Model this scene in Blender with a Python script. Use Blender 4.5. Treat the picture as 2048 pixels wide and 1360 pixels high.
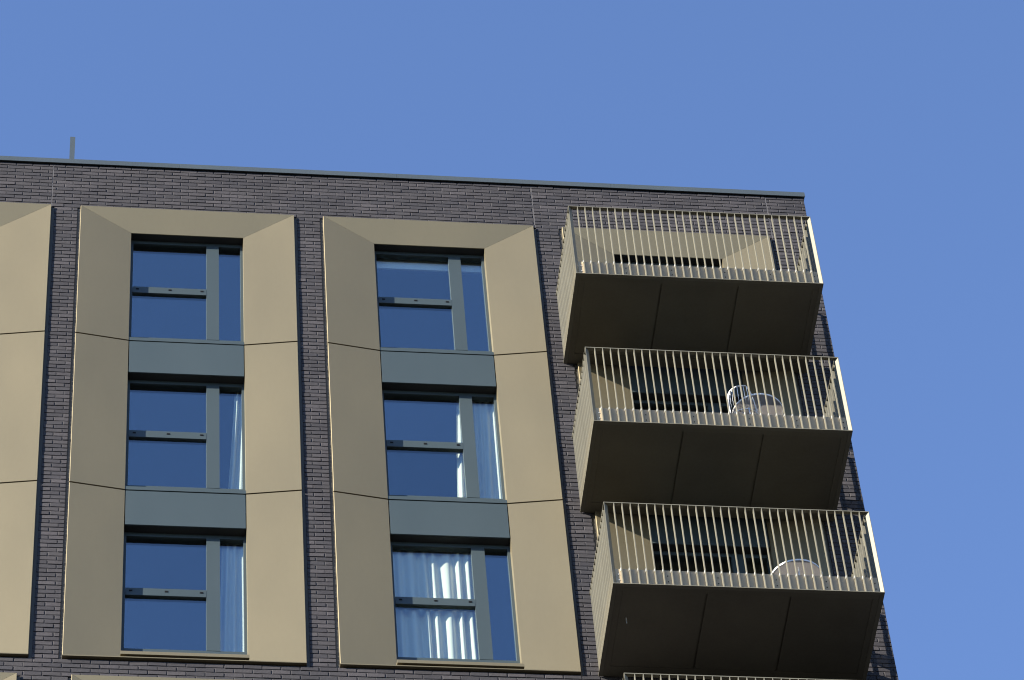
import bpy, bmesh, math, random
from mathutils import Matrix, Vector
random.seed(7)
for o in list(bpy.data.objects):
    bpy.data.objects.remove(o)
scene = bpy.context.scene
C = scene.collection

# ------------------------------------------------------------------ camera
ZT = 44.24                                   # height of the surround heads above the street
CAM = (0.0212, -32.0141, ZT - 42.5904)
RX, ROLL, RZ = 2.4595, -0.0963, -0.1763
cam_d = bpy.data.cameras.new('camera')
cam = bpy.data.objects.new('camera', cam_d)
C.objects.link(cam)
cam_d.sensor_width = 36.0
cam_d.lens = 7814.99 / 2048 * 36.0
cam_d.clip_start = 0.5
cam_d.clip_end = 6000
cam.matrix_world = (Matrix.Translation(CAM) @ Matrix.Rotation(RZ, 4, 'Z')
                    @ Matrix.Rotation(RX, 4, 'X') @ Matrix.Rotation(ROLL, 4, 'Z'))
scene.camera = cam

# ------------------------------------------------------------------ sky and sun
SUN = Vector((-2.1, -1.0, 1.02)).normalized()
SUN_EL = math.asin(SUN.z)
SUN_ROT = math.atan2(SUN.x, SUN.y) % (2 * math.pi)
world = bpy.data.worlds.new('World')
scene.world = world
world.use_nodes = True
wn = world.node_tree
sky = wn.nodes.new('ShaderNodeTexSky')
sky.sky_type = 'NISHITA'
sky.sun_disc = False
sky.sun_elevation = SUN_EL
sky.sun_rotation = SUN_ROT
sky.altitude = 50
sky.air_density = 0.85
sky.dust_density = 0.0
sky.ozone_density = 4.2
bg = wn.nodes['Background']
bg.inputs['Strength'].default_value = 0.10
tint = wn.nodes.new('ShaderNodeVectorMath')          # one even tint over the whole sky
tint.operation = 'MULTIPLY'
tint.inputs[1].default_value = (1.0, 0.93, 0.98)
wn.links.new(sky.outputs[0], tint.inputs[0])
wn.links.new(tint.outputs[0], bg.inputs['Color'])
sun_d = bpy.data.lights.new('sun', 'SUN')
sun_d.energy = 5.0
sun_d.angle = math.radians(0.53)
sun_d.color = (1.0, 0.93, 0.82)
sun = bpy.data.objects.new('sun', sun_d)
C.objects.link(sun)
sun.rotation_euler = (-SUN).to_track_quat('-Z', 'Y').to_euler()
vs = scene.view_settings
vs.view_transform = 'Standard'
vs.look = 'None'
vs.exposure = 1.8
vs.gamma = 1.0
vs.use_curve_mapping = False
scene.cycles.filter_width = 1.1
scene.cycles.caustics_reflective = False

# ------------------------------------------------------------------ helpers
class MB:
    """collects polygons and links them as ONE mesh object"""
    def __init__(self):
        self.v, self.f = [], []
    def poly(self, pts, faces):
        b = len(self.v)
        self.v += [tuple(p) for p in pts]
        self.f += [tuple(i + b for i in f) for f in faces]
        return self
    def hexa(self, p):
        return self.poly(p, [(0, 3, 2, 1), (4, 5, 6, 7), (0, 1, 5, 4), (1, 2, 6, 5), (2, 3, 7, 6), (3, 0, 4, 7)])
    def box(self, x0, x1, y0, y1, z0, z1):
        return self.hexa([(x0, y0, z0), (x1, y0, z0), (x1, y1, z0), (x0, y1, z0),
                          (x0, y0, z1), (x1, y0, z1), (x1, y1, z1), (x0, y1, z1)])
    def prism(self, lo, hi):
        n = len(lo)
        return self.poly(list(lo) + list(hi), [tuple(range(n))[::-1], tuple(range(n, 2 * n))]
                         + [(i, (i + 1) % n, (i + 1) % n + n, i + n) for i in range(n)])
    def tube(self, pts, r, seg=8, closed=False):
        pts = [Vector(p) for p in pts]
        n = len(pts)
        rings = []
        for i, p in enumerate(pts):
            a = pts[(i - 1) % n] if (closed or i > 0) else p
            c = pts[(i + 1) % n] if (closed or i < n - 1) else p
            t = (c - a).normalized()
            u = t.cross(Vector((0, 0, 1)))
            if u.length < 1e-3:
                u = t.cross(Vector((1, 0, 0)))
            u.normalize()
            w = t.cross(u)
            rings.append([p + r * (math.cos(2 * math.pi * k / seg) * u + math.sin(2 * math.pi * k / seg) * w) for k in range(seg)])
        V = [q for ring in rings for q in ring]
        F = []
        for i in range(n if closed else n - 1):
            j = (i + 1) % n
            for k in range(seg):
                l = (k + 1) % seg
                F.append((i * seg + k, i * seg + l, j * seg + l, j * seg + k))
        if not closed:
            F.append(tuple(range(seg))[::-1])
            F.append(tuple((n - 1) * seg + k for k in range(seg)))
        return self.poly(V, F)
    def mesh(self, name, m, smooth=False):
        me = bpy.data.meshes.new(name)
        me.from_pydata(self.v, [], self.f)
        bm = bmesh.new()
        bm.from_mesh(me)
        bmesh.ops.recalc_face_normals(bm, faces=bm.faces)
        bm.to_mesh(me)
        bm.free()
        if smooth:
            me.polygons.foreach_set('use_smooth', [True] * len(me.polygons))
        me.materials.append(m)
        return me
    def build(self, name, m, parent=None, loc=(0, 0, 0), smooth=False):
        return link(name, self.mesh(name, m, smooth), parent, loc)

def link(name, me, parent=None, loc=(0, 0, 0)):
    o = bpy.data.objects.new(name, me)
    C.objects.link(o)
    o.parent = parent
    o.location = loc
    return o

def tag(o, label, cat, group=None):
    o['label'] = label
    o['category'] = cat
    if group:
        o['group'] = group
    return o

def empty(name, loc=(0, 0, 0), parent=None):
    o = bpy.data.objects.new(name, None)
    C.objects.link(o)
    o.location = loc
    o.parent = parent
    return o

def copy_tree(o, parent=None):
    c = o.copy()
    C.objects.link(c)
    c.parent = parent
    for ch in list(o.children):
        copy_tree(ch, c)
    return c

# ------------------------------------------------------------------ materials
def new_mat(name):
    m = bpy.data.materials.new(name)
    m.use_nodes = True
    nt = m.node_tree
    return m, nt, nt.nodes['Principled BSDF']

def coated(name, col, rough=0.45, metal=0.0, var=0.06, scale=1.4, streak=True, bump=0.0, spec=0.5):
    """painted or anodised sheet: faint cloudy tone and gloss variation, rain streaks"""
    m, nt, b = new_mat(name)
    N, L = nt.nodes, nt.links
    tc = N.new('ShaderNodeTexCoord')
    geo = N.new('ShaderNodeNewGeometry')
    mp = N.new('ShaderNodeMapping')
    mp.inputs['Scale'].default_value = (1, 1, 0.35) if streak else (1, 1, 1)
    L.new(geo.outputs['Position'], mp.inputs['Vector'])
    n1 = N.new('ShaderNodeTexNoise')
    n1.inputs['Scale'].default_value = scale
    n1.inputs['Detail'].default_value = 5
    n1.inputs['Roughness'].default_value = 0.55
    L.new(mp.outputs[0], n1.inputs['Vector'])
    n2 = N.new('ShaderNodeTexNoise')
    n2.inputs['Scale'].default_value = 26
    n2.inputs['Detail'].default_value = 4
    L.new(mp.outputs[0], n2.inputs['Vector'])
    oi = N.new('ShaderNodeObjectInfo')
    add = N.new('ShaderNodeMath'); add.operation = 'MULTIPLY_ADD'
    add.inputs[1].default_value = 0.35
    L.new(n2.outputs['Fac'], add.inputs[0]); L.new(n1.outputs['Fac'], add.inputs[2])
    add2 = N.new('ShaderNodeMath'); add2.operation = 'MULTIPLY_ADD'
    add2.inputs[1].default_value = 0.22
    L.new(oi.outputs['Random'], add2.inputs[0]); L.new(add.outputs[0], add2.inputs[2])
    ramp = N.new('ShaderNodeMapRange')
    ramp.inputs['From Min'].default_value = 0.45
    ramp.inputs['From Max'].default_value = 1.1
    ramp.inputs['To Min'].default_value = 1 - var
    ramp.inputs['To Max'].default_value = 1 + var
    L.new(add2.outputs[0], ramp.inputs['Value'])
    mul = N.new('ShaderNodeVectorMath'); mul.operation = 'SCALE'
    mul.inputs[0].default_value = col
    L.new(ramp.outputs[0], mul.inputs['Scale'])
    L.new(mul.outputs[0], b.inputs['Base Color'])
    r2 = N.new('ShaderNodeMapRange')
    r2.inputs['To Min'].default_value = rough - 0.05
    r2.inputs['To Max'].default_value = rough + 0.07
    L.new(n1.outputs['Fac'], r2.inputs['Value'])
    L.new(r2.outputs[0], b.inputs['Roughness'])
    b.inputs['Metallic'].default_value = metal
    b.inputs['Specular IOR Level'].default_value = spec
    if bump:
        bp = N.new('ShaderNodeBump')
        bp.inputs['Strength'].default_value = bump
        bp.inputs['Distance'].default_value = 0.02
        L.new(n1.outputs['Fac'], bp.inputs['Height'])
        L.new(bp.outputs[0], b.inputs['Normal'])
    return m

def brick_mat():
    m, nt, b = new_mat('brick_charcoal')
    N, L = nt.nodes, nt.links
    geo = N.new('ShaderNodeNewGeometry')
    oi = N.new('ShaderNodeObjectInfo')
    s = N.new('ShaderNodeMath'); s.operation = 'ADD'
    L.new(geo.outputs['Random Per Island'], s.inputs[0]); L.new(oi.outputs['Random'], s.inputs[1])
    fr = N.new('ShaderNodeMath'); fr.operation = 'FRACT'
    L.new(s.outputs[0], fr.inputs[0])
    cr = N.new('ShaderNodeValToRGB')
    e = cr.color_ramp.elements
    e[0].position = 0.0; e[0].color = (0.0235, 0.0216, 0.0244, 1)
    e[1].position = 1.0; e[1].color = (0.0465, 0.0422, 0.0445, 1)
    for p, c in ((0.3, (0.0288, 0.0271, 0.0302, 1)), (0.6, (0.0336, 0.0307, 0.0323, 1)), (0.85, (0.0368, 0.0334, 0.0359, 1))):
        q = e.new(p); q.color = c
    L.new(fr.outputs[0], cr.inputs['Fac'])
    n1 = N.new('ShaderNodeTexNoise'); n1.inputs['Scale'].default_value = 38; n1.inputs['Detail'].default_value = 6
    mp = N.new('ShaderNodeMapping'); mp.inputs['Scale'].default_value = (0.45, 1, 1)
    L.new(geo.outputs['Position'], mp.inputs['Vector']); L.new(mp.outputs[0], n1.inputs['Vector'])
    n3 = N.new('ShaderNodeTexNoise'); n3.inputs['Scale'].default_value = 1.1; n3.inputs['Detail'].default_value = 3
    L.new(geo.outputs['Position'], n3.inputs['Vector'])
    mr = N.new('ShaderNodeMapRange'); mr.inputs['From Min'].default_value = 0.25; mr.inputs['From Max'].default_value = 0.75
    mr.inputs['To Min'].default_value = 0.84; mr.inputs['To Max'].default_value = 1.16
    L.new(n1.outputs['Fac'], mr.inputs['Value'])
    mr3 = N.new('ShaderNodeMapRange'); mr3.inputs['From Min'].default_value = 0.3; mr3.inputs['From Max'].default_value = 0.7
    mr3.inputs['To Min'].default_value = 0.88; mr3.inputs['To Max'].default_value = 1.12
    L.new(n3.outputs['Fac'], mr3.inputs['Value'])
    mm = N.new('ShaderNodeMath'); mm.operation = 'MULTIPLY'
    L.new(mr.outputs[0], mm.inputs[0]); L.new(mr3.outputs[0], mm.inputs[1])
    sc = N.new('ShaderNodeVectorMath'); sc.operation = 'SCALE'
    L.new(cr.outputs[0], sc.inputs[0]); L.new(mm.outputs[0], sc.inputs['Scale'])
    L.new(sc.outputs[0], b.inputs['Base Color'])
    b.inputs['Roughness'].default_value = 0.8
    b.inputs['Specular IOR Level'].default_value = 0.3
    n2 = N.new('ShaderNodeTexNoise'); n2.inputs['Scale'].default_value = 90; n2.inputs['Detail'].default_value = 5
    L.new(mp.outputs[0], n2.inputs['Vector'])
    bp = N.new('ShaderNodeBump'); bp.inputs['Strength'].default_value = 0.5; bp.inputs['Distance'].default_value = 0.006
    L.new(n2.outputs['Fac'], bp.inputs['Height']); L.new(bp.outputs[0], b.inputs['Normal'])
    return m

def mortar_mat():
    m, nt, b = new_mat('mortar_grey')
    N, L = nt.nodes, nt.links
    geo = N.new('ShaderNodeNewGeometry')
    n1 = N.new('ShaderNodeTexNoise'); n1.inputs['Scale'].default_value = 30; n1.inputs['Detail'].default_value = 5
    L.new(geo.outputs['Position'], n1.inputs['Vector'])
    cr = N.new('ShaderNodeValToRGB')
    cr.color_ramp.elements[0].color = (0.0234, 0.0216, 0.0237, 1)
    cr.color_ramp.elements[1].color = (0.0454, 0.0413, 0.0426, 1)
    L.new(n1.outputs['Fac'], cr.inputs['Fac']); L.new(cr.outputs[0], b.inputs['Base Color'])
    b.inputs['Roughness'].default_value = 0.95
    bp = N.new('ShaderNodeBump'); bp.inputs['Strength'].default_value = 0.4; bp.inputs['Distance'].default_value = 0.004
    L.new(n1.outputs['Fac'], bp.inputs['Height']); L.new(bp.outputs[0], b.inputs['Normal'])
    return m

def far_brick_mat():
    m, nt, b = new_mat('brick_far')
    N, L = nt.nodes, nt.links
    geo = N.new('ShaderNodeNewGeometry')
    sep = N.new('ShaderNodeSeparateXYZ'); L.new(geo.outputs['Position'], sep.inputs[0])
    su = N.new('ShaderNodeMath'); su.operation = 'ADD'
    L.new(sep.outputs['X'], su.inputs[0]); L.new(sep.outputs['Y'], su.inputs[1])
    cb = N.new('ShaderNodeCombineXYZ'); L.new(su.outputs[0], cb.inputs['X']); L.new(sep.outputs['Z'], cb.inputs['Y'])
    bt = N.new('ShaderNodeTexBrick')
    bt.inputs['Color1'].default_value = (0.0303, 0.0280, 0.0316, 1)
    bt.inputs['Color2'].default_value = (0.0413, 0.0373, 0.0413, 1)
    bt.inputs['Mortar'].default_value = (0.0275, 0.0259, 0.0275, 1)
    bt.inputs['Scale'].default_value = 1.0
    bt.inputs['Brick Width'].default_value = 0.225
    bt.inputs['Row Height'].default_value = 0.075
    bt.inputs['Mortar Size'].default_value = 0.006
    L.new(cb.outputs[0], bt.inputs['Vector']); L.new(bt.outputs['Color'], b.inputs['Base Color'])
    bp = N.new('ShaderNodeBump'); bp.inputs['Strength'].default_value = 0.6; bp.inputs['Distance'].default_value = 0.01; bp.invert = True
    L.new(bt.outputs['Fac'], bp.inputs['Height']); L.new(bp.outputs[0], b.inputs['Normal'])
    b.inputs['Roughness'].default_value = 0.85
    return m

def glass_mat():
    m, nt, b = new_mat('coated_glass')
    N, L = nt.nodes, nt.links
    N.remove(b)
    out = N['Material Output']
    tr = N.new('ShaderNodeBsdfTransparent'); tr.inputs['Color'].default_value = (0.90, 0.95, 0.93, 1)
    gl = N.new('ShaderNodeBsdfGlossy'); gl.inputs['Roughness'].default_value = 0.0
    gl.inputs['Color'].default_value = (0.80, 0.92, 1.0, 1)
    lw = N.new('ShaderNodeLayerWeight'); lw.inputs['Blend'].default_value = 0.5
    pw = N.new('ShaderNodeMath'); pw.operation = 'POWER'; pw.inputs[1].default_value = 4.0
    L.new(lw.outputs['Facing'], pw.inputs[0])
    ma = N.new('ShaderNodeMath'); ma.operation = 'MULTIPLY_ADD'; ma.use_clamp = True
    ma.inputs[1].default_value = 0.8
    L.new(pw.outputs[0], ma.inputs[0])
    oi = N.new('ShaderNodeObjectInfo')
    mo = N.new('ShaderNodeMapRange'); mo.inputs['To Min'].default_value = 0.15; mo.inputs['To Max'].default_value = 0.19
    L.new(oi.outputs['Random'], mo.inputs['Value']); L.new(mo.outputs[0], ma.inputs[2])
    mx = N.new('ShaderNodeMixShader')
    L.new(ma.outputs[0], mx.inputs['Fac']); L.new(tr.outputs[0], mx.inputs[1]); L.new(gl.outputs[0], mx.inputs[2])
    L.new(mx.outputs[0], out.inputs['Surface'])
    return m

def cloth_mat(name, col, trans=0.3):
    m, nt, b = new_mat(name)
    N, L = nt.nodes, nt.links
    b.inputs['Base Color'].default_value = (*col, 1)
    b.inputs['Roughness'].default_value = 0.9
    b.inputs['Specular IOR Level'].default_value = 0.1
    t = N.new('ShaderNodeBsdfTranslucent'); t.inputs['Color'].default_value = (*col, 1)
    mx = N.new('ShaderNodeMixShader'); mx.inputs['Fac'].default_value = trans
    L.new(b.outputs[0], mx.inputs[1]); L.new(t.outputs[0], mx.inputs[2])
    L.new(mx.outputs[0], N['Material Output'].inputs['Surface'])
    return m

def mesh_top_mat():
    m, nt, b = new_mat('table_mesh')
    N, L = nt.nodes, nt.links
    b.inputs['Base Color'].default_value = (0.56, 0.53, 0.50, 1)
    b.inputs['Roughness'].default_value = 0.4
    t = N.new('ShaderNodeBsdfTransparent')
    t2 = N.new('ShaderNodeBsdfTranslucent'); t2.inputs['Color'].default_value = (0.42, 0.40, 0.38, 1)
    m1 = N.new('ShaderNodeMixShader'); m1.inputs['Fac'].default_value = 0.35
    L.new(b.outputs[0], m1.inputs[1]); L.new(t2.outputs[0], m1.inputs[2])
    m2 = N.new('ShaderNodeMixShader'); m2.inputs['Fac'].default_value = 0.3
    L.new(m1.outputs[0], m2.inputs[1]); L.new(t.outputs[0], m2.inputs[2])
    L.new(m2.outputs[0], N['Material Output'].inputs['Surface'])
    return m

def ground_mat():
    m, nt, b = new_mat('asphalt')
    N, L = nt.nodes, nt.links
    geo = N.new('ShaderNodeNewGeometry')
    n1 = N.new('ShaderNodeTexNoise'); n1.inputs['Scale'].default_value = 0.3; n1.inputs['Detail'].default_value = 8
    L.new(geo.outputs['Position'], n1.inputs['Vector'])
    cr = N.new('ShaderNodeValToRGB')
    cr.color_ramp.elements[0].color = (0.036, 0.036, 0.037, 1)
    cr.color_ramp.elements[1].color = (0.06, 0.059, 0.057, 1)
    L.new(n1.outputs['Fac'], cr.inputs['Fac']); L.new(cr.outputs[0], b.inputs['Base Color'])
    b.inputs['Roughness'].default_value = 0.9
    return m

BRONZE_COL = (0.194, 0.164, 0.101)
M = dict(
    bronze=coated('anodised_bronze', BRONZE_COL, 0.56, 0.75, 0.05, 0.9, spec=0.3, bump=0.12),
    fin=coated('bronze_balustrade', (0.152, 0.142, 0.106), 0.5, 0.2, 0.10, 3.0, spec=0.3),
    kick=coated('bounce_warm_kick_plate', (0.36, 0.29, 0.19), 0.55, 0.05, 0.08, 2.0, spec=0.2),  # bronze made paler and warmer, painting in bounce from the sunlit balusters
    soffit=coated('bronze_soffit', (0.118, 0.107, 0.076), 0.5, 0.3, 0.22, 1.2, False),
    grey=coated('blue_grey_aluminium', (0.035, 0.0485, 0.0515), 0.45, 0.0, 0.05, 1.5, spec=0.35),
    coping=coated('coping_aluminium', (0.054, 0.067, 0.070), 0.42, 0.2, 0.06, 1.0),
    dark=coated('dark_membrane', (0.012, 0.012, 0.011), 0.8, 0.0, 0.1, 2.0),
    void=coated('slab_void', (0.02, 0.02, 0.018), 0.9, 0.0, 0.1, 2.0),
    deck=coated('balcony_deck', (0.05, 0.047, 0.042), 0.8, 0.0, 0.1, 4.0, False),
    gap=coated('closure_strip', (0.062, 0.056, 0.044), 0.6, 0.2, 0.1, 3.0),
    seal=coated('pale_sealant', (0.065, 0.061, 0.061), 0.7, 0.0, 0.15, 8.0),
    bolt=coated('dark_bolt', (0.004, 0.004, 0.005), 0.7, 0.0, 0.1, 4.0, spec=0.1),
    steel=coated('bright_bolt', (0.75, 0.74, 0.68), 0.3, 0.6, 0.1, 4.0),
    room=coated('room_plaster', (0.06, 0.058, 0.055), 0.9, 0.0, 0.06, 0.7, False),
    shade_lining=coated('shade_dark_lining', (0.014, 0.015, 0.016), 0.6, 0.0, 0.1, 3.0, spec=0.3),  # near-black: shade under heads and spandrels is put into this colour
    white=coated('white_powder_coat', (0.78, 0.78, 0.77), 0.35, 0.0, 0.03, 5.0),
    brick=brick_mat(), mortar=mortar_mat(), far=far_brick_mat(), glass=glass_mat(),
    curtain=cloth_mat('bounce_warm_curtain', (0.80, 0.76, 0.66), 0.10),  # white cloth with warm bounced room light tinted into it
    blind=cloth_mat('white_blind', (0.85, 0.84, 0.80), 0.08),
    mesh=mesh_top_mat(), ground=ground_mat())

# ------------------------------------------------------------------ ground
g = MB().poly([(-3000, -3000, 0), (3000, -3000, 0), (3000, 3000, 0), (-3000, 3000, 0)], [(0, 1, 2, 3)]).build('ground', M['ground'])
g['kind'] = 'structure'

# ------------------------------------------------------------------ the building
FW, PITCH, FLOOR = 2.89, 3.2862, 2.963       # surround width, bay pitch, storey height
IN, DEP, HEAD = 0.69, 0.11, 0.44             # splay width, splay depth, head panel height
GAP = 0.042
BY, MY = 0.05, 0.0578                         # brick face and mortar face
XL, XR = -5.2, 10.062                        # wall ends
ZC = 0.955                                   # underside of coping
LOW = -9.15                                  # head of the surrounds below
ZB = -10.5                                   # bricks one by one down to here
WY = 0.235                                   # window frame face
building = empty('apartment_building', (0, 0, 0))
tag(building, 'dark grey brick apartment block with champagne bronze window surrounds and projecting balconies', 'building')
bays = [-PITCH, 0.0, PITCH, 2 * PITCH]

holes = []                                   # x0, x1, z0, z1 of everything that is not brick
for bx in bays:
    holes.append((bx - GAP, bx + FW + GAP, -8.85, 0.0))
LOWBAYS = [(-PITCH, 0.12), (0.0, 0.12)]
LOWH = 2.85
for bx, ins in LOWBAYS:
    holes.append((bx + ins - GAP, bx + FW - ins + GAP, LOW - LOWH, LOW))

def cells(x0, x1, z0, z1):
    xs = sorted({x0, x1, *[h[0] for h in holes], *[h[1] for h in holes]})
    zs = sorted({z0, z1, *[h[2] for h in holes], *[h[3] for h in holes]})
    xs = [x for x in xs if x0 <= x <= x1]
    zs = [z for z in zs if z0 <= z <= z1]
    for a, b in zip(xs, xs[1:]):
        run = None
        for c, d in zip(zs, zs[1:]):
            mx, mz = (a + b) / 2, (c + d) / 2
            solid = not any(h[0] < mx < h[1] and h[2] < mz < h[3] for h in holes)
            if solid:
                run = (run[0], d) if run else (c, d)
            if (not solid or d == zs[-1]) and run:
                yield a, b, run[0], run[1]
                run = None
mb = MB()
for a, b, c, d in cells(XL, XR - 0.002, -13.0, ZC - 0.004):
    mb.box(a, b, MY, 0.34, c, d)
brick_wall = mb.build('brick_wall', M['mortar'], building, (0, 0, ZT))
MB().box(XL, XR, BY, 14.0, -ZT, -13.0).build('lower_storeys', M['far'], building, (0, 0, ZT))
MB().box(XR - 0.3, XR - 0.003, 0.34, 14.0, -13.0, ZC - 0.004).build('side_wall', M['far'], building, (0, 0, ZT))
MB().box(XL, XL + 0.3, 0.34, 14.0, -13.0, ZC - 0.004).build('side_wall', M['far'], building, (0, 0, ZT))
MB().box(XL + 0.3, XR - 0.3, 13.7, 14.0, -13.0, ZC - 0.004).build('rear_wall', M['far'], building, (0, 0, ZT))
MB().box(XL + 0.3, XR - 0.3, 0.34, 13.7, 0.35, 0.6).build('roof_slab', M['far'], building, (0, 0, ZT))
# coping in lengths
cuts = [XL - 0.05, -1.67, 1.33, 4.33, 7.33, XR + 0.02]
for a, b in zip(cuts, cuts[1:]):
    m2 = MB()
    y0, y1, z0, z1 = 0.02, 0.42, ZC + 0.012, 1.068
    prof = [(y0, z0), (y0 + 0.012, z0), (y0 + 0.012, z0 + 0.02), (y1, z0 + 0.02), (y1, z1 - 0.02), (y0 + 0.006, z1), (y0, z1 - 0.006)]
    m2.prism([(a + 0.0008, y, z) for y, z in prof], [(b - 0.0008, y, z) for y, z in prof])
    m2.build('coping', M['coping'], building, (0, 0, ZT))
post = MB().box(-0.035, 0.035, -0.03, 0.03, 0, 1.315).build('roof_post', M['coping'], building, (-0.152, 0.38, ZT + 0.72))

# bricks -----------------------------------------------------------------
BL, BH, CW, CH = 0.2135, 0.0645, 0.225, 0.075
brick_cache = {}
def brick_pts(w, r):
    c = 0.0035
    j = lambda a: r.uniform(-a, a)
    x0, x1, z0, z1 = -w / 2, w / 2, -BH / 2, BH / 2
    out = [(x0 + j(.0015), 0.004 + abs(j(.002)), z0 + j(.0015)), (x1 + j(.0015), 0.004 + abs(j(.002)), z0 + j(.0015)),
           (x1 + j(.0015), 0.004 + abs(j(.002)), z1 + j(.0015)), (x0 + j(.0015), 0.004 + abs(j(.002)), z1 + j(.0015))]
    inn = [(out[0][0] + c, j(.0012), out[0][2] + c), (out[1][0] - c, j(.0012), out[1][2] + c),
           (out[2][0] - c, j(.0012), out[2][2] - c), (out[3][0] + c, j(.0012), out[3][2] - c)]
    back = [(p[0], 0.022, p[2]) for p in out]
    return inn + out + back
BF = [(0, 1, 2, 3), (0, 4, 5, 1), (1, 5, 6, 2), (2, 6, 7, 3), (3, 7, 4, 0),
      (4, 8, 9, 5), (5, 9, 10, 6), (6, 10, 11, 7), (7, 11, 8, 4)]
def brick_mesh(w):
    key = (round(w, 3), random.randrange(5))
    if key not in brick_cache:
        mbb = MB(); mbb.poly(brick_pts(w, random), BF)
        brick_cache[key] = mbb.mesh('brick', M['brick'])
    return brick_cache[key]

bricks = []                                  # (x centre, z centre, width)
MJ = [-0.394, 6.205, 9.512]                  # vertical movement joints
MJZ = 0.0                                    # they show above the surround heads
k0, k1 = math.floor(ZB / CH), math.ceil(ZC / CH)
for k in range(k0, k1):
    zc0, zc1 = k * CH, (k + 1) * CH
    zm = (zc0 + zc1) / 2
    cutx = [(h[0], h[1]) for h in holes if h[2] + 0.001 < zm < h[3] - 0.001]
    if zm > MJZ:
        cutx += [(x - 0.005, x + 0.005) for x in MJ]
    off = (0.5 if k % 2 else 0.0) * CW + 0.03
    n = int((XR - XL) / CW) + 3
    for i in range(n):
        a = XL - CW + off + i * CW + random.uniform(-.003, .003)
        segs = [(max(a, XL), min(a + BL, XR))]
        for c0, c1 in cutx:
            ns = []
            for s0, s1 in segs:
                if c1 <= s0 or c0 >= s1:
                    ns.append((s0, s1))
                else:
                    if s0 < c0: ns.append((s0, c0))
                    if s1 > c1: ns.append((c1, s1))
            segs = ns
        for s0, s1 in segs:
            if s1 - s0 > 0.03:
                bricks.append(((s0 + s1) / 2, zm, s1 - s0))

cmi = cam.matrix_world.inverted()
def px(x, y, z):
    q = cmi @ Vector((x, y, z))
    f = 7814.99
    return 1024 + f * q.x / -q.z, 680 - f * q.y / -q.z, -q.z
rank = []
for i, (x, z, w) in enumerate(bricks):
    u, v, d = px(x, BY, z + ZT)
    inside = 8 < u < 2040 and 8 < v < 1352
    if x > 6.2 and z < 0.1: inside = False    # behind the balconies
    if z > 0.88: inside = False
    rank.append((-(w / d ** 2) if inside else 1, i))
rank.sort()
near = {i for s, i in rank[:300] if s < 0}
rest = MB()
for i, (x, z, w) in enumerate(bricks):
    dy = random.gauss(0, 0.0014)
    dz = random.uniform(-.0018, .0018)
    if i in near:
        o = link('brick', brick_mesh(w), brick_wall, (x, BY + dy, z + dz))
        o.rotation_euler = (random.gauss(0, 0.012), 0, random.gauss(0, 0.006))
    elif z < ZC - 0.01:
        top = ZC - 0.003
        rest.poly([(p[0] + x, p[1] + BY + dy, min(p[2] + z + dz, top)) for p in brick_pts(w, random)], BF)
bw = rest.build('brickwork', M['brick'], brick_wall)
bw['kind'] = 'stuff'
for x in MJ:
    MB().box(x - 0.0055, x + 0.0055, BY + 0.002, MY + 0.004, 0.0, ZC - 0.002).build('sealant_joint', M['seal'], brick_wall)

# window surrounds -----------------------------------------------------------
def side_profile(flip):
    pr = [(0, .10), (0, .016), (.004, .012), (IN, DEP), (IN, WY + .004), (IN - .016, WY + .004), (IN - .016, DEP + .014), (.014, .034), (.014, .10)]
    return [(FW - x, y) for x, y in pr] if flip else pr

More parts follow.
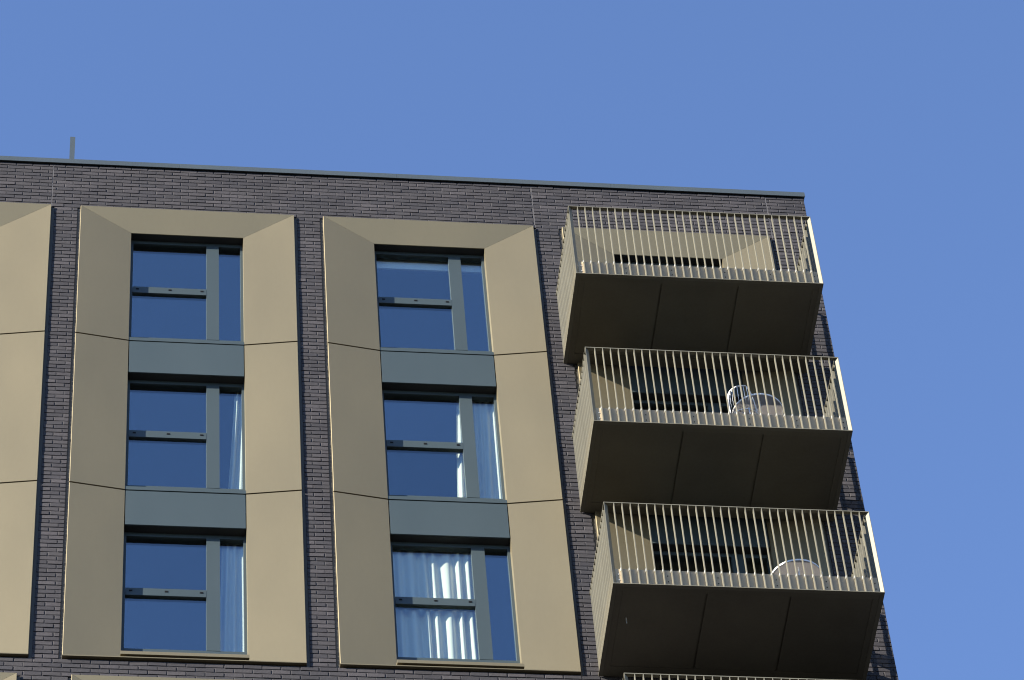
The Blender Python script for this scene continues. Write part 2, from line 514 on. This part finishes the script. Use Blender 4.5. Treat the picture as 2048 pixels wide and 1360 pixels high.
def surround(bx, zt, rows, ins=0.0, low=None):
    """rows: list of (top, bottom) of side panels below the head"""
    fw = FW - 2 * ins
    base = MB()
    zb = rows[-1][1]
    base.box(-GAP - .004, IN - .018, .135, .32, zb - .034, -.001)
    base.box(fw - IN + .018, fw + GAP + .004, .135, .32, zb - .034, -.001)
    base.box(IN - .018, fw - IN + .018, .135, .32, -HEAD + .016, -.001)
    root = base.build('window_surround', M['dark'], building, (bx + ins, 0, ZT + zt))
    for s in (0, 1):
        x0, x1 = (-GAP, -.001) if s == 0 else (fw + .001, fw + GAP)
        MB().box(x0, x1, .068, .134, zb - .034, -.004).build('closure_strip', M['gap'], root)
        for r, (top, bot) in enumerate(rows):
            pr = side_profile(False)
            def zt_(x):
                return -min(max(x, 0), IN) * HEAD / IN - .0015 if r == 0 else top
            lo = [(x if s == 0 else fw - x, y, bot) for x, y in pr]
            hi = [(x if s == 0 else fw - x, y, zt_(x)) for x, y in pr]
            MB().prism(lo, hi).build('side_panel', M['bronze'], root)
    pr = [(.10, 0), (.016, 0), (.012, -.004), (DEP, -HEAD), (DEP + .012, -HEAD), (DEP + .014, -HEAD + .014), (.034, -.012), (.10, -.012)]
    xa = lambda z: IN * (-z / HEAD) + .0015
    MB().prism([(xa(z), y, z) for y, z in pr], [(fw - xa(z), y, z) for y, z in pr]).build('head_panel', M['bronze'], root)
    MB().box(IN + .001, fw - IN - .001, DEP + .0125, WY + .01, -HEAD + .001, -HEAD + .0155).build('shaded_lining', M['shade_lining'], root)
    if len(rows) == 3:
        for r in (0, 1):
            t, b = rows[r][1] - .025, rows[r][1] - .664
            sp = MB()
            pf = [(DEP + .004, t), (DEP - .002, t - .006), (DEP - .002, b + .004), (DEP + .002, b), (WY + .03, b), (WY + .03, t)]
            sp.prism([(IN + .011, y, z) for y, z in pf], [(fw - IN - .011, y, z) for y, z in pf])
            sp.build('spandrel_panel', M['grey'], root)
            MB().box(IN + .012, fw - IN - .012, DEP + .012, WY + .03, b - .004, b - .0005).build('shaded_lining', M['shade_lining'], root)  # thin strip holding the spandrel soffit's shade in its colour
            MB().box(IN + .003, fw - IN - .003, DEP + .006, WY + .03, rows[r][1] + .001, rows[r][1] + .062).build('sill_trim', M['grey'], root)
    zb_ = rows[-1][1]
    pf = [(-.004, zb_ + .026), (-.004, zb_ + .076), (.002, zb_ + .084), (WY + .02, zb_ + .11), (WY + .02, zb_ + .08), (.10, zb_ + .026)]
    MB().prism([(IN - .008, y, z) for y, z in pf], [(fw - IN + .008, y, z) for y, z in pf]).build('sill', M['bronze'], root)
    MB().box(.001, fw - .001, .012, .134, zb_ - .015, zb_ - .001).build('base_trim', M['bronze'], root)
    return root

ROWS = [(0, -2.734), (-2.759, -5.696), (-5.721, -8.816)]

def window(bx, zt, fw=FW):
    """z offsets are measured from the head of the opening's surround"""
    a, b = IN - .012, fw - IN + .012
    t, bot = -HEAD + .012, -2.742
    fr = MB()
    fr.box(a, IN + .036, WY, .32, bot, t)
    fr.box(fw - IN - .034, b, WY, .32, bot, t)
    fr.box(IN + .036, fw - IN - .034, WY, .32, t - .075, t)
    fr.box(IN + .036, fw - IN - .034, WY, .32, bot, -2.515)
    w = fr.build('window', M['grey'], building, (bx, 0, ZT + zt))
    mx0, mx1 = 1.71, 1.876
    ml = MB()
    ml.box(mx0, mx1, WY - .004, .32, -2.515, t - .075)
    ml.build('mullion', M['grey'], w)
    tr = MB()
    pf = [(WY - .006, -1.576), (WY - .006, -1.452), (WY - .003, -1.449), (.31, -1.449), (.31, -1.579), (WY - .003, -1.579)]
    tr.prism([(IN + .038, y, z) for y, z in pf], [(mx0 - .001, y, z) for y, z in pf])
    tr.build('transom', M['grey'], w)
    for x in (.793, 1.225, 1.65):
        MB().box(x - .02, x + .02, WY - .011, WY - .0065, -1.514, -1.491).build('bolt', M['bolt'], w)
    def pane(x0, x1, z0, z1):
        MB().box(x0, x1, .262, .280, z0, z1).build('pane', M['glass'], w)
    pane(IN + .03, mx0 + .01, -1.46, t - .06)
    pane(IN + .03, mx0 + .01, -2.53, -1.57)
    pane(mx1 - .01, fw - IN - .025, -2.53, t - .06)
    # room behind
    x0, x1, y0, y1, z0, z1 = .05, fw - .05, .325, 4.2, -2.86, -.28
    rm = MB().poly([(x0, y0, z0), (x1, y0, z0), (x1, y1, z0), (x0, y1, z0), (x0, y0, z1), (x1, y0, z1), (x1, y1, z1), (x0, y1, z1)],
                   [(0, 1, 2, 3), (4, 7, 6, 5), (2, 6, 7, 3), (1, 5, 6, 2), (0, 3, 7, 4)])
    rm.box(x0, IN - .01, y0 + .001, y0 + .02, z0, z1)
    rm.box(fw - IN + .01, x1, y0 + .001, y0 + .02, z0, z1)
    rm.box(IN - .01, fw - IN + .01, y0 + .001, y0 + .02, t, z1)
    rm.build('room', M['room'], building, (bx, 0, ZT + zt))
    return w

for bx in bays:
    surround(bx, 0, ROWS)
    for k in range(3):
        window(bx, -k * FLOOR)
for bx, ins in LOWBAYS:
    surround(bx, LOW, [(0, -LOWH + .034)], ins)
    window(bx + ins, LOW, FW - 2 * ins)

# balconies ------------------------------------------------------------------
BX0, BWD, BD, BZ, RH = 6.385, 3.248, 1.46, -2.937, 1.448
def balcony():
    fr = MB()
    fr.box(.052, BWD - .052, -BD + .051, .062, .03, .205)            # slab
    fr.box(.052, BWD - .052, -BD + .051, -BD + .12, .003, .0295)     # edge channels
    fr.box(.052, .125, -BD + .121, .048, .003, .0295)
    fr.box(BWD - .125, BWD - .052, -BD + .121, .048, .003, .0295)
    fr.box(.126, BWD - .126, -.12, .048, .003, .0295)
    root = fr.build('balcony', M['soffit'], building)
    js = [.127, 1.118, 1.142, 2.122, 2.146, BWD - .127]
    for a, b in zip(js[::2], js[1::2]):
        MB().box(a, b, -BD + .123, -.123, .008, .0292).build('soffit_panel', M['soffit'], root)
    MB().box(.06, BWD - .06, -BD + .06, .04, .2052, .222).build('deck', M['deck'], root)
    kh = .30
    MB().box(.05, BWD - .05, -BD + .042, -BD + .050, .0092, kh).build('kick_plate', M['kick'], root)
    MB().box(.04, .05, -BD + .0505, .045, .0092, kh).build('kick_plate', M['kick'], root)
    MB().box(BWD - .05, BWD - .04, -BD + .0505, .045, .0092, kh).build('kick_plate', M['kick'], root)
    # flat rails, top and bottom
    for z0, z1, nm in ((0, .009, 'bottom_rail'), (RH - .011, RH, 'top_rail')):
        r = MB()
        r.box(0, BWD, -BD - .001, -BD + .05, z0, z1)
        r.box(0, .05, -BD + .0505, .045, z0, z1)
        r.box(BWD - .05, BWD, -BD + .0505, .045, z0, z1)
        r.build(nm, M['fin'], root)
    z0, z1 = .0092, RH - .0112
    ff = MB().box(-.005, .005, -BD, -BD + .0415, z0, z1)
    ff.box(-.011, -.0052, -BD + .010, -BD + .0415, kh - .045, kh - .008)
    fm = ff.mesh('baluster', M['fin'])
    fm.materials.append(M['steel'])
    for p in fm.polygons:
        if p.index >= 6: p.material_index = 1
    for k in range(31):
        o = link('baluster', fm, root, (.124 + .10005 * k, 0, 0))
    sm = MB().box(0, .048, -.0055, .0055, z0, z1).mesh('baluster', M['fin'])
    for k in range(14):
        link('baluster', sm, root, (0, -.04 - .1 * k, 0))
        link('baluster', sm, root, (BWD - .048, -.04 - .1 * k, 0))
    for s in (0, 1):                                                 # mitred corner bars
        p = [(.001, -BD + .001), (.0075, -BD - .0005 + .001), (.052, -BD + .0455), (.0455, -BD + .052)]
        if s: p = [(BWD - x, y) for x, y in p]
        MB().prism([(x, y, z0) for x, y in p], [(x, y, z1) for x, y in p]).build('corner_bar', M['fin'], root)
    bm_d = MB().poly([], [])
    ring = [(.007 * math.cos(i * math.pi / 4), .007 * math.sin(i * math.pi / 4)) for i in range(8)]
    bm_d.prism([(x, 0, z) for x, z in ring], [(x, -.006, z) for x, z in ring])
    me_d, me_s = bm_d.mesh('bolt', M['bolt']), None
    bs = MB(); bs.prism([(x, 0, z) for x, z in ring], [(x, -.008, z) for x, z in ring])
    me_s = bs.mesh('bolt', M['steel'])
    for x, me in ((.085, me_s), (.672, me_d), (1.272, me_d), (1.972, me_d), (2.572, me_d), (3.16, me_d)):
        for z in (.10, .20):
            link('bolt', me, root, (x, -BD + .0419, z))
    return root

b0 = balcony()
b0.location = (BX0, 0, ZT + BZ)
for k in range(1, 4):
    c = copy_tree(b0, building)
    c.location = (BX0, 0, ZT + BZ - k * FLOOR)
    if k == 2:
        MB().tube([(.22, -.92, -.10), (.22, -.92, .008)], .006, 8).build('drip_tube', M['steel'], c)

# ------------------------------------------------------------------ curtains and blind
def curtain(bx, zt, xa, xb, folds, amp, label, drift=0.0, seed=1, ztop=-.36):
    r = random.Random(seed)
    nx, nz = max(24, int(folds * 14)), 18
    ph = [r.uniform(0, 6.28) for _ in range(4)]
    bend = [r.uniform(-.012, .012) for _ in range(int(folds) + 3)]
    V, F = [], []
    zb = -2.80
    for j in range(nz + 1):
        v = j / nz
        z = ztop + (zb - ztop) * v
        for i in range(nx + 1):
            u = i / nx
            t = u * folds
            x = xa + (xb - xa) * u + drift * (1 - u) * (1 - v) + .012 * math.sin(2.2 * v + t * 1.3 + ph[0]) * v
            k = int(t)
            w = math.cos(2 * math.pi * t + .8 * math.sin(2.3 * t + ph[1]))
            w = math.copysign(abs(w) ** .8, w)
            y = amp * (.55 + .45 * min(1, v * 2.2)) * w * (1 + .35 * math.sin(1.7 * t + ph[2])) + bend[k] * v + .010 * math.sin(4 * v + ph[3] + t)
            V.append((x, y, z))
    for j in range(nz):
        for i in range(nx):
            a = j * (nx + 1) + i
            F.append((a, a + 1, a + nx + 2, a + nx + 1))
    mb = MB(); mb.poly(V, F)
    o = mb.build('curtain', M['curtain'], None, (bx, .375, ZT + zt), True)
    s = o.modifiers.new('cloth thickness', 'SOLIDIFY'); s.thickness = .002
    return tag(o, label, 'curtain')

P1, P2 = 0.0, PITCH
curtain(P2, -2 * FLOOR, .60, 1.84, 8.5, .046, 'white curtain with sunlit folds drawn across the left panes of a bottom window', seed=3)
curtain(P2, -FLOOR, 1.60, 2.34, 7.5, .034, 'white gathered curtain at right of the middle window next to the balconies', seed=5, drift=.10)
curtain(P1, -FLOOR, 1.97, 2.36, 3.2, .034, 'pale curtain bunched at right in middle window farther from the balconies', seed=8, drift=.12)
curtain(P1, -2 * FLOOR, 1.86, 2.36, 4, .034, 'pale curtain hanging behind the narrow right pane of bottom window with no drawn curtain', seed=11, drift=.05)
bl = MB()
bl.box(.55, 2.34, 0, .006, -.64, -.34)
bl.box(.55, 2.34, -.008, .014, -.66, -.64)
blind = bl.build('roller_blind', M['blind'], None, (P2, .36, ZT))
tag(blind, 'white roller blind lowered a little in the top window beside the top balcony', 'blind')

# ------------------------------------------------------------------ balcony furniture
def table(loc, label):
    root = tag(empty('bistro_table', loc), label, 'table', 'round balcony tables')
    R, H = .325, .80
    ring = [(R * math.cos(i * math.pi / 32), R * math.sin(i * math.pi / 32)) for i in range(64)]
    MB().prism([(x * .97, y * .97, H - .010) for x, y in ring], [(x * .97, y * .97, H - .006) for x, y in ring]).build('table_top', M['mesh'], root)
    rim = MB()
    for i in range(64):
        (xa, ya), (xb, yb) = ring[i], ring[(i + 1) % 64]
        k = .972
        rim.hexa([(xa, ya, H - .026), (xb, yb, H - .026), (xb * k, yb * k, H - .026), (xa * k, ya * k, H - .026),
                  (xa, ya, H), (xb, yb, H), (xb * k, yb * k, H), (xa * k, ya * k, H)])
    rim.build('rim', M['white'], root)
    for k in range(3):
        a = .5 + k * 2 * math.pi / 3
        ca, sa = math.cos(a), math.sin(a)
        MB().tube([(ca * r, sa * r, z) for r, z in ((.20, H - .016), (.12, .5), (.09, .36), (.13, .2), (.26, .012))], .011, 8).build('leg', M['white'], root, smooth=True)
    MB().tube([(.10 * math.cos(i * math.pi / 12), .10 * math.sin(i * math.pi / 12), .36) for i in range(24)], .007, 6, True).build('brace_ring', M['white'], root, smooth=True)
    return root
FZ = BZ + .222
table((8.635, -.845, ZT + FZ - FLOOR), 'round white bistro table beside a wire chair on the middle balcony')
table((8.80, -.71, ZT + FZ - 2 * FLOOR), 'round white bistro table with no chair on the lowest complete balcony')

def chair(loc, rz):
    root = tag(empty('wire_chair', loc), 'white wire rod chair with curved back on the middle balcony', 'chair')
    root.rotation_euler = (0, 0, rz)
    # back points to local -Y
    def pt(th, r, z):
        return (r * math.sin(th), -r * math.cos(th), z)
    def rim(th):
        d = max(0, abs(th) - .85)
        return .95 - .55 * d ** 1.6
    ths = [-1.75 + 3.5 * i / 40 for i in range(41)]
    arc = [pt(t, .172, rim(t)) for t in ths]
    ends = lambda s: [(s * .172 * math.sin(1.75), .09, .52), (s * .165, .12, .485)]
    MB().tube([ends(-1)[1], ends(-1)[0]] + arc + [ends(1)[0], ends(1)[1]], .0078, 8).build('back_rim', M['white'], root, smooth=True)
    MB().tube([(.18 * math.cos(i * math.pi / 16), .18 * math.sin(i * math.pi / 16), .48) for i in range(32)], .0085, 8, True).build('seat_ring', M['white'], root, smooth=True)
    for i in range(15):
        t = -1.6 + 3.2 * i / 14
        MB().tube([pt(t, .172, rim(t)), pt(t, .186, (rim(t) + .48) / 2), pt(t, .175, .48)], .0046, 6).build('back_rod', M['white'], root, smooth=True)
    for i in range(9):
        x = -.144 + .036 * i
        h = math.sqrt(.0324 - x * x)
        MB().tube([(x, -h, .48), (x, 0, .465), (x, h, .48)], .004, 6).build('seat_rod', M['white'], root, smooth=True)
    for sx in (-1, 1):
        for sy in (-1, 1):
            MB().tube([(sx * .14, sy * .14, .48), (sx * .19, sy * .2, .0)], .009, 8).build('leg', M['white'], root, smooth=True)
    return root
chair((8.42, -.985, ZT + FZ - FLOOR), -.70)
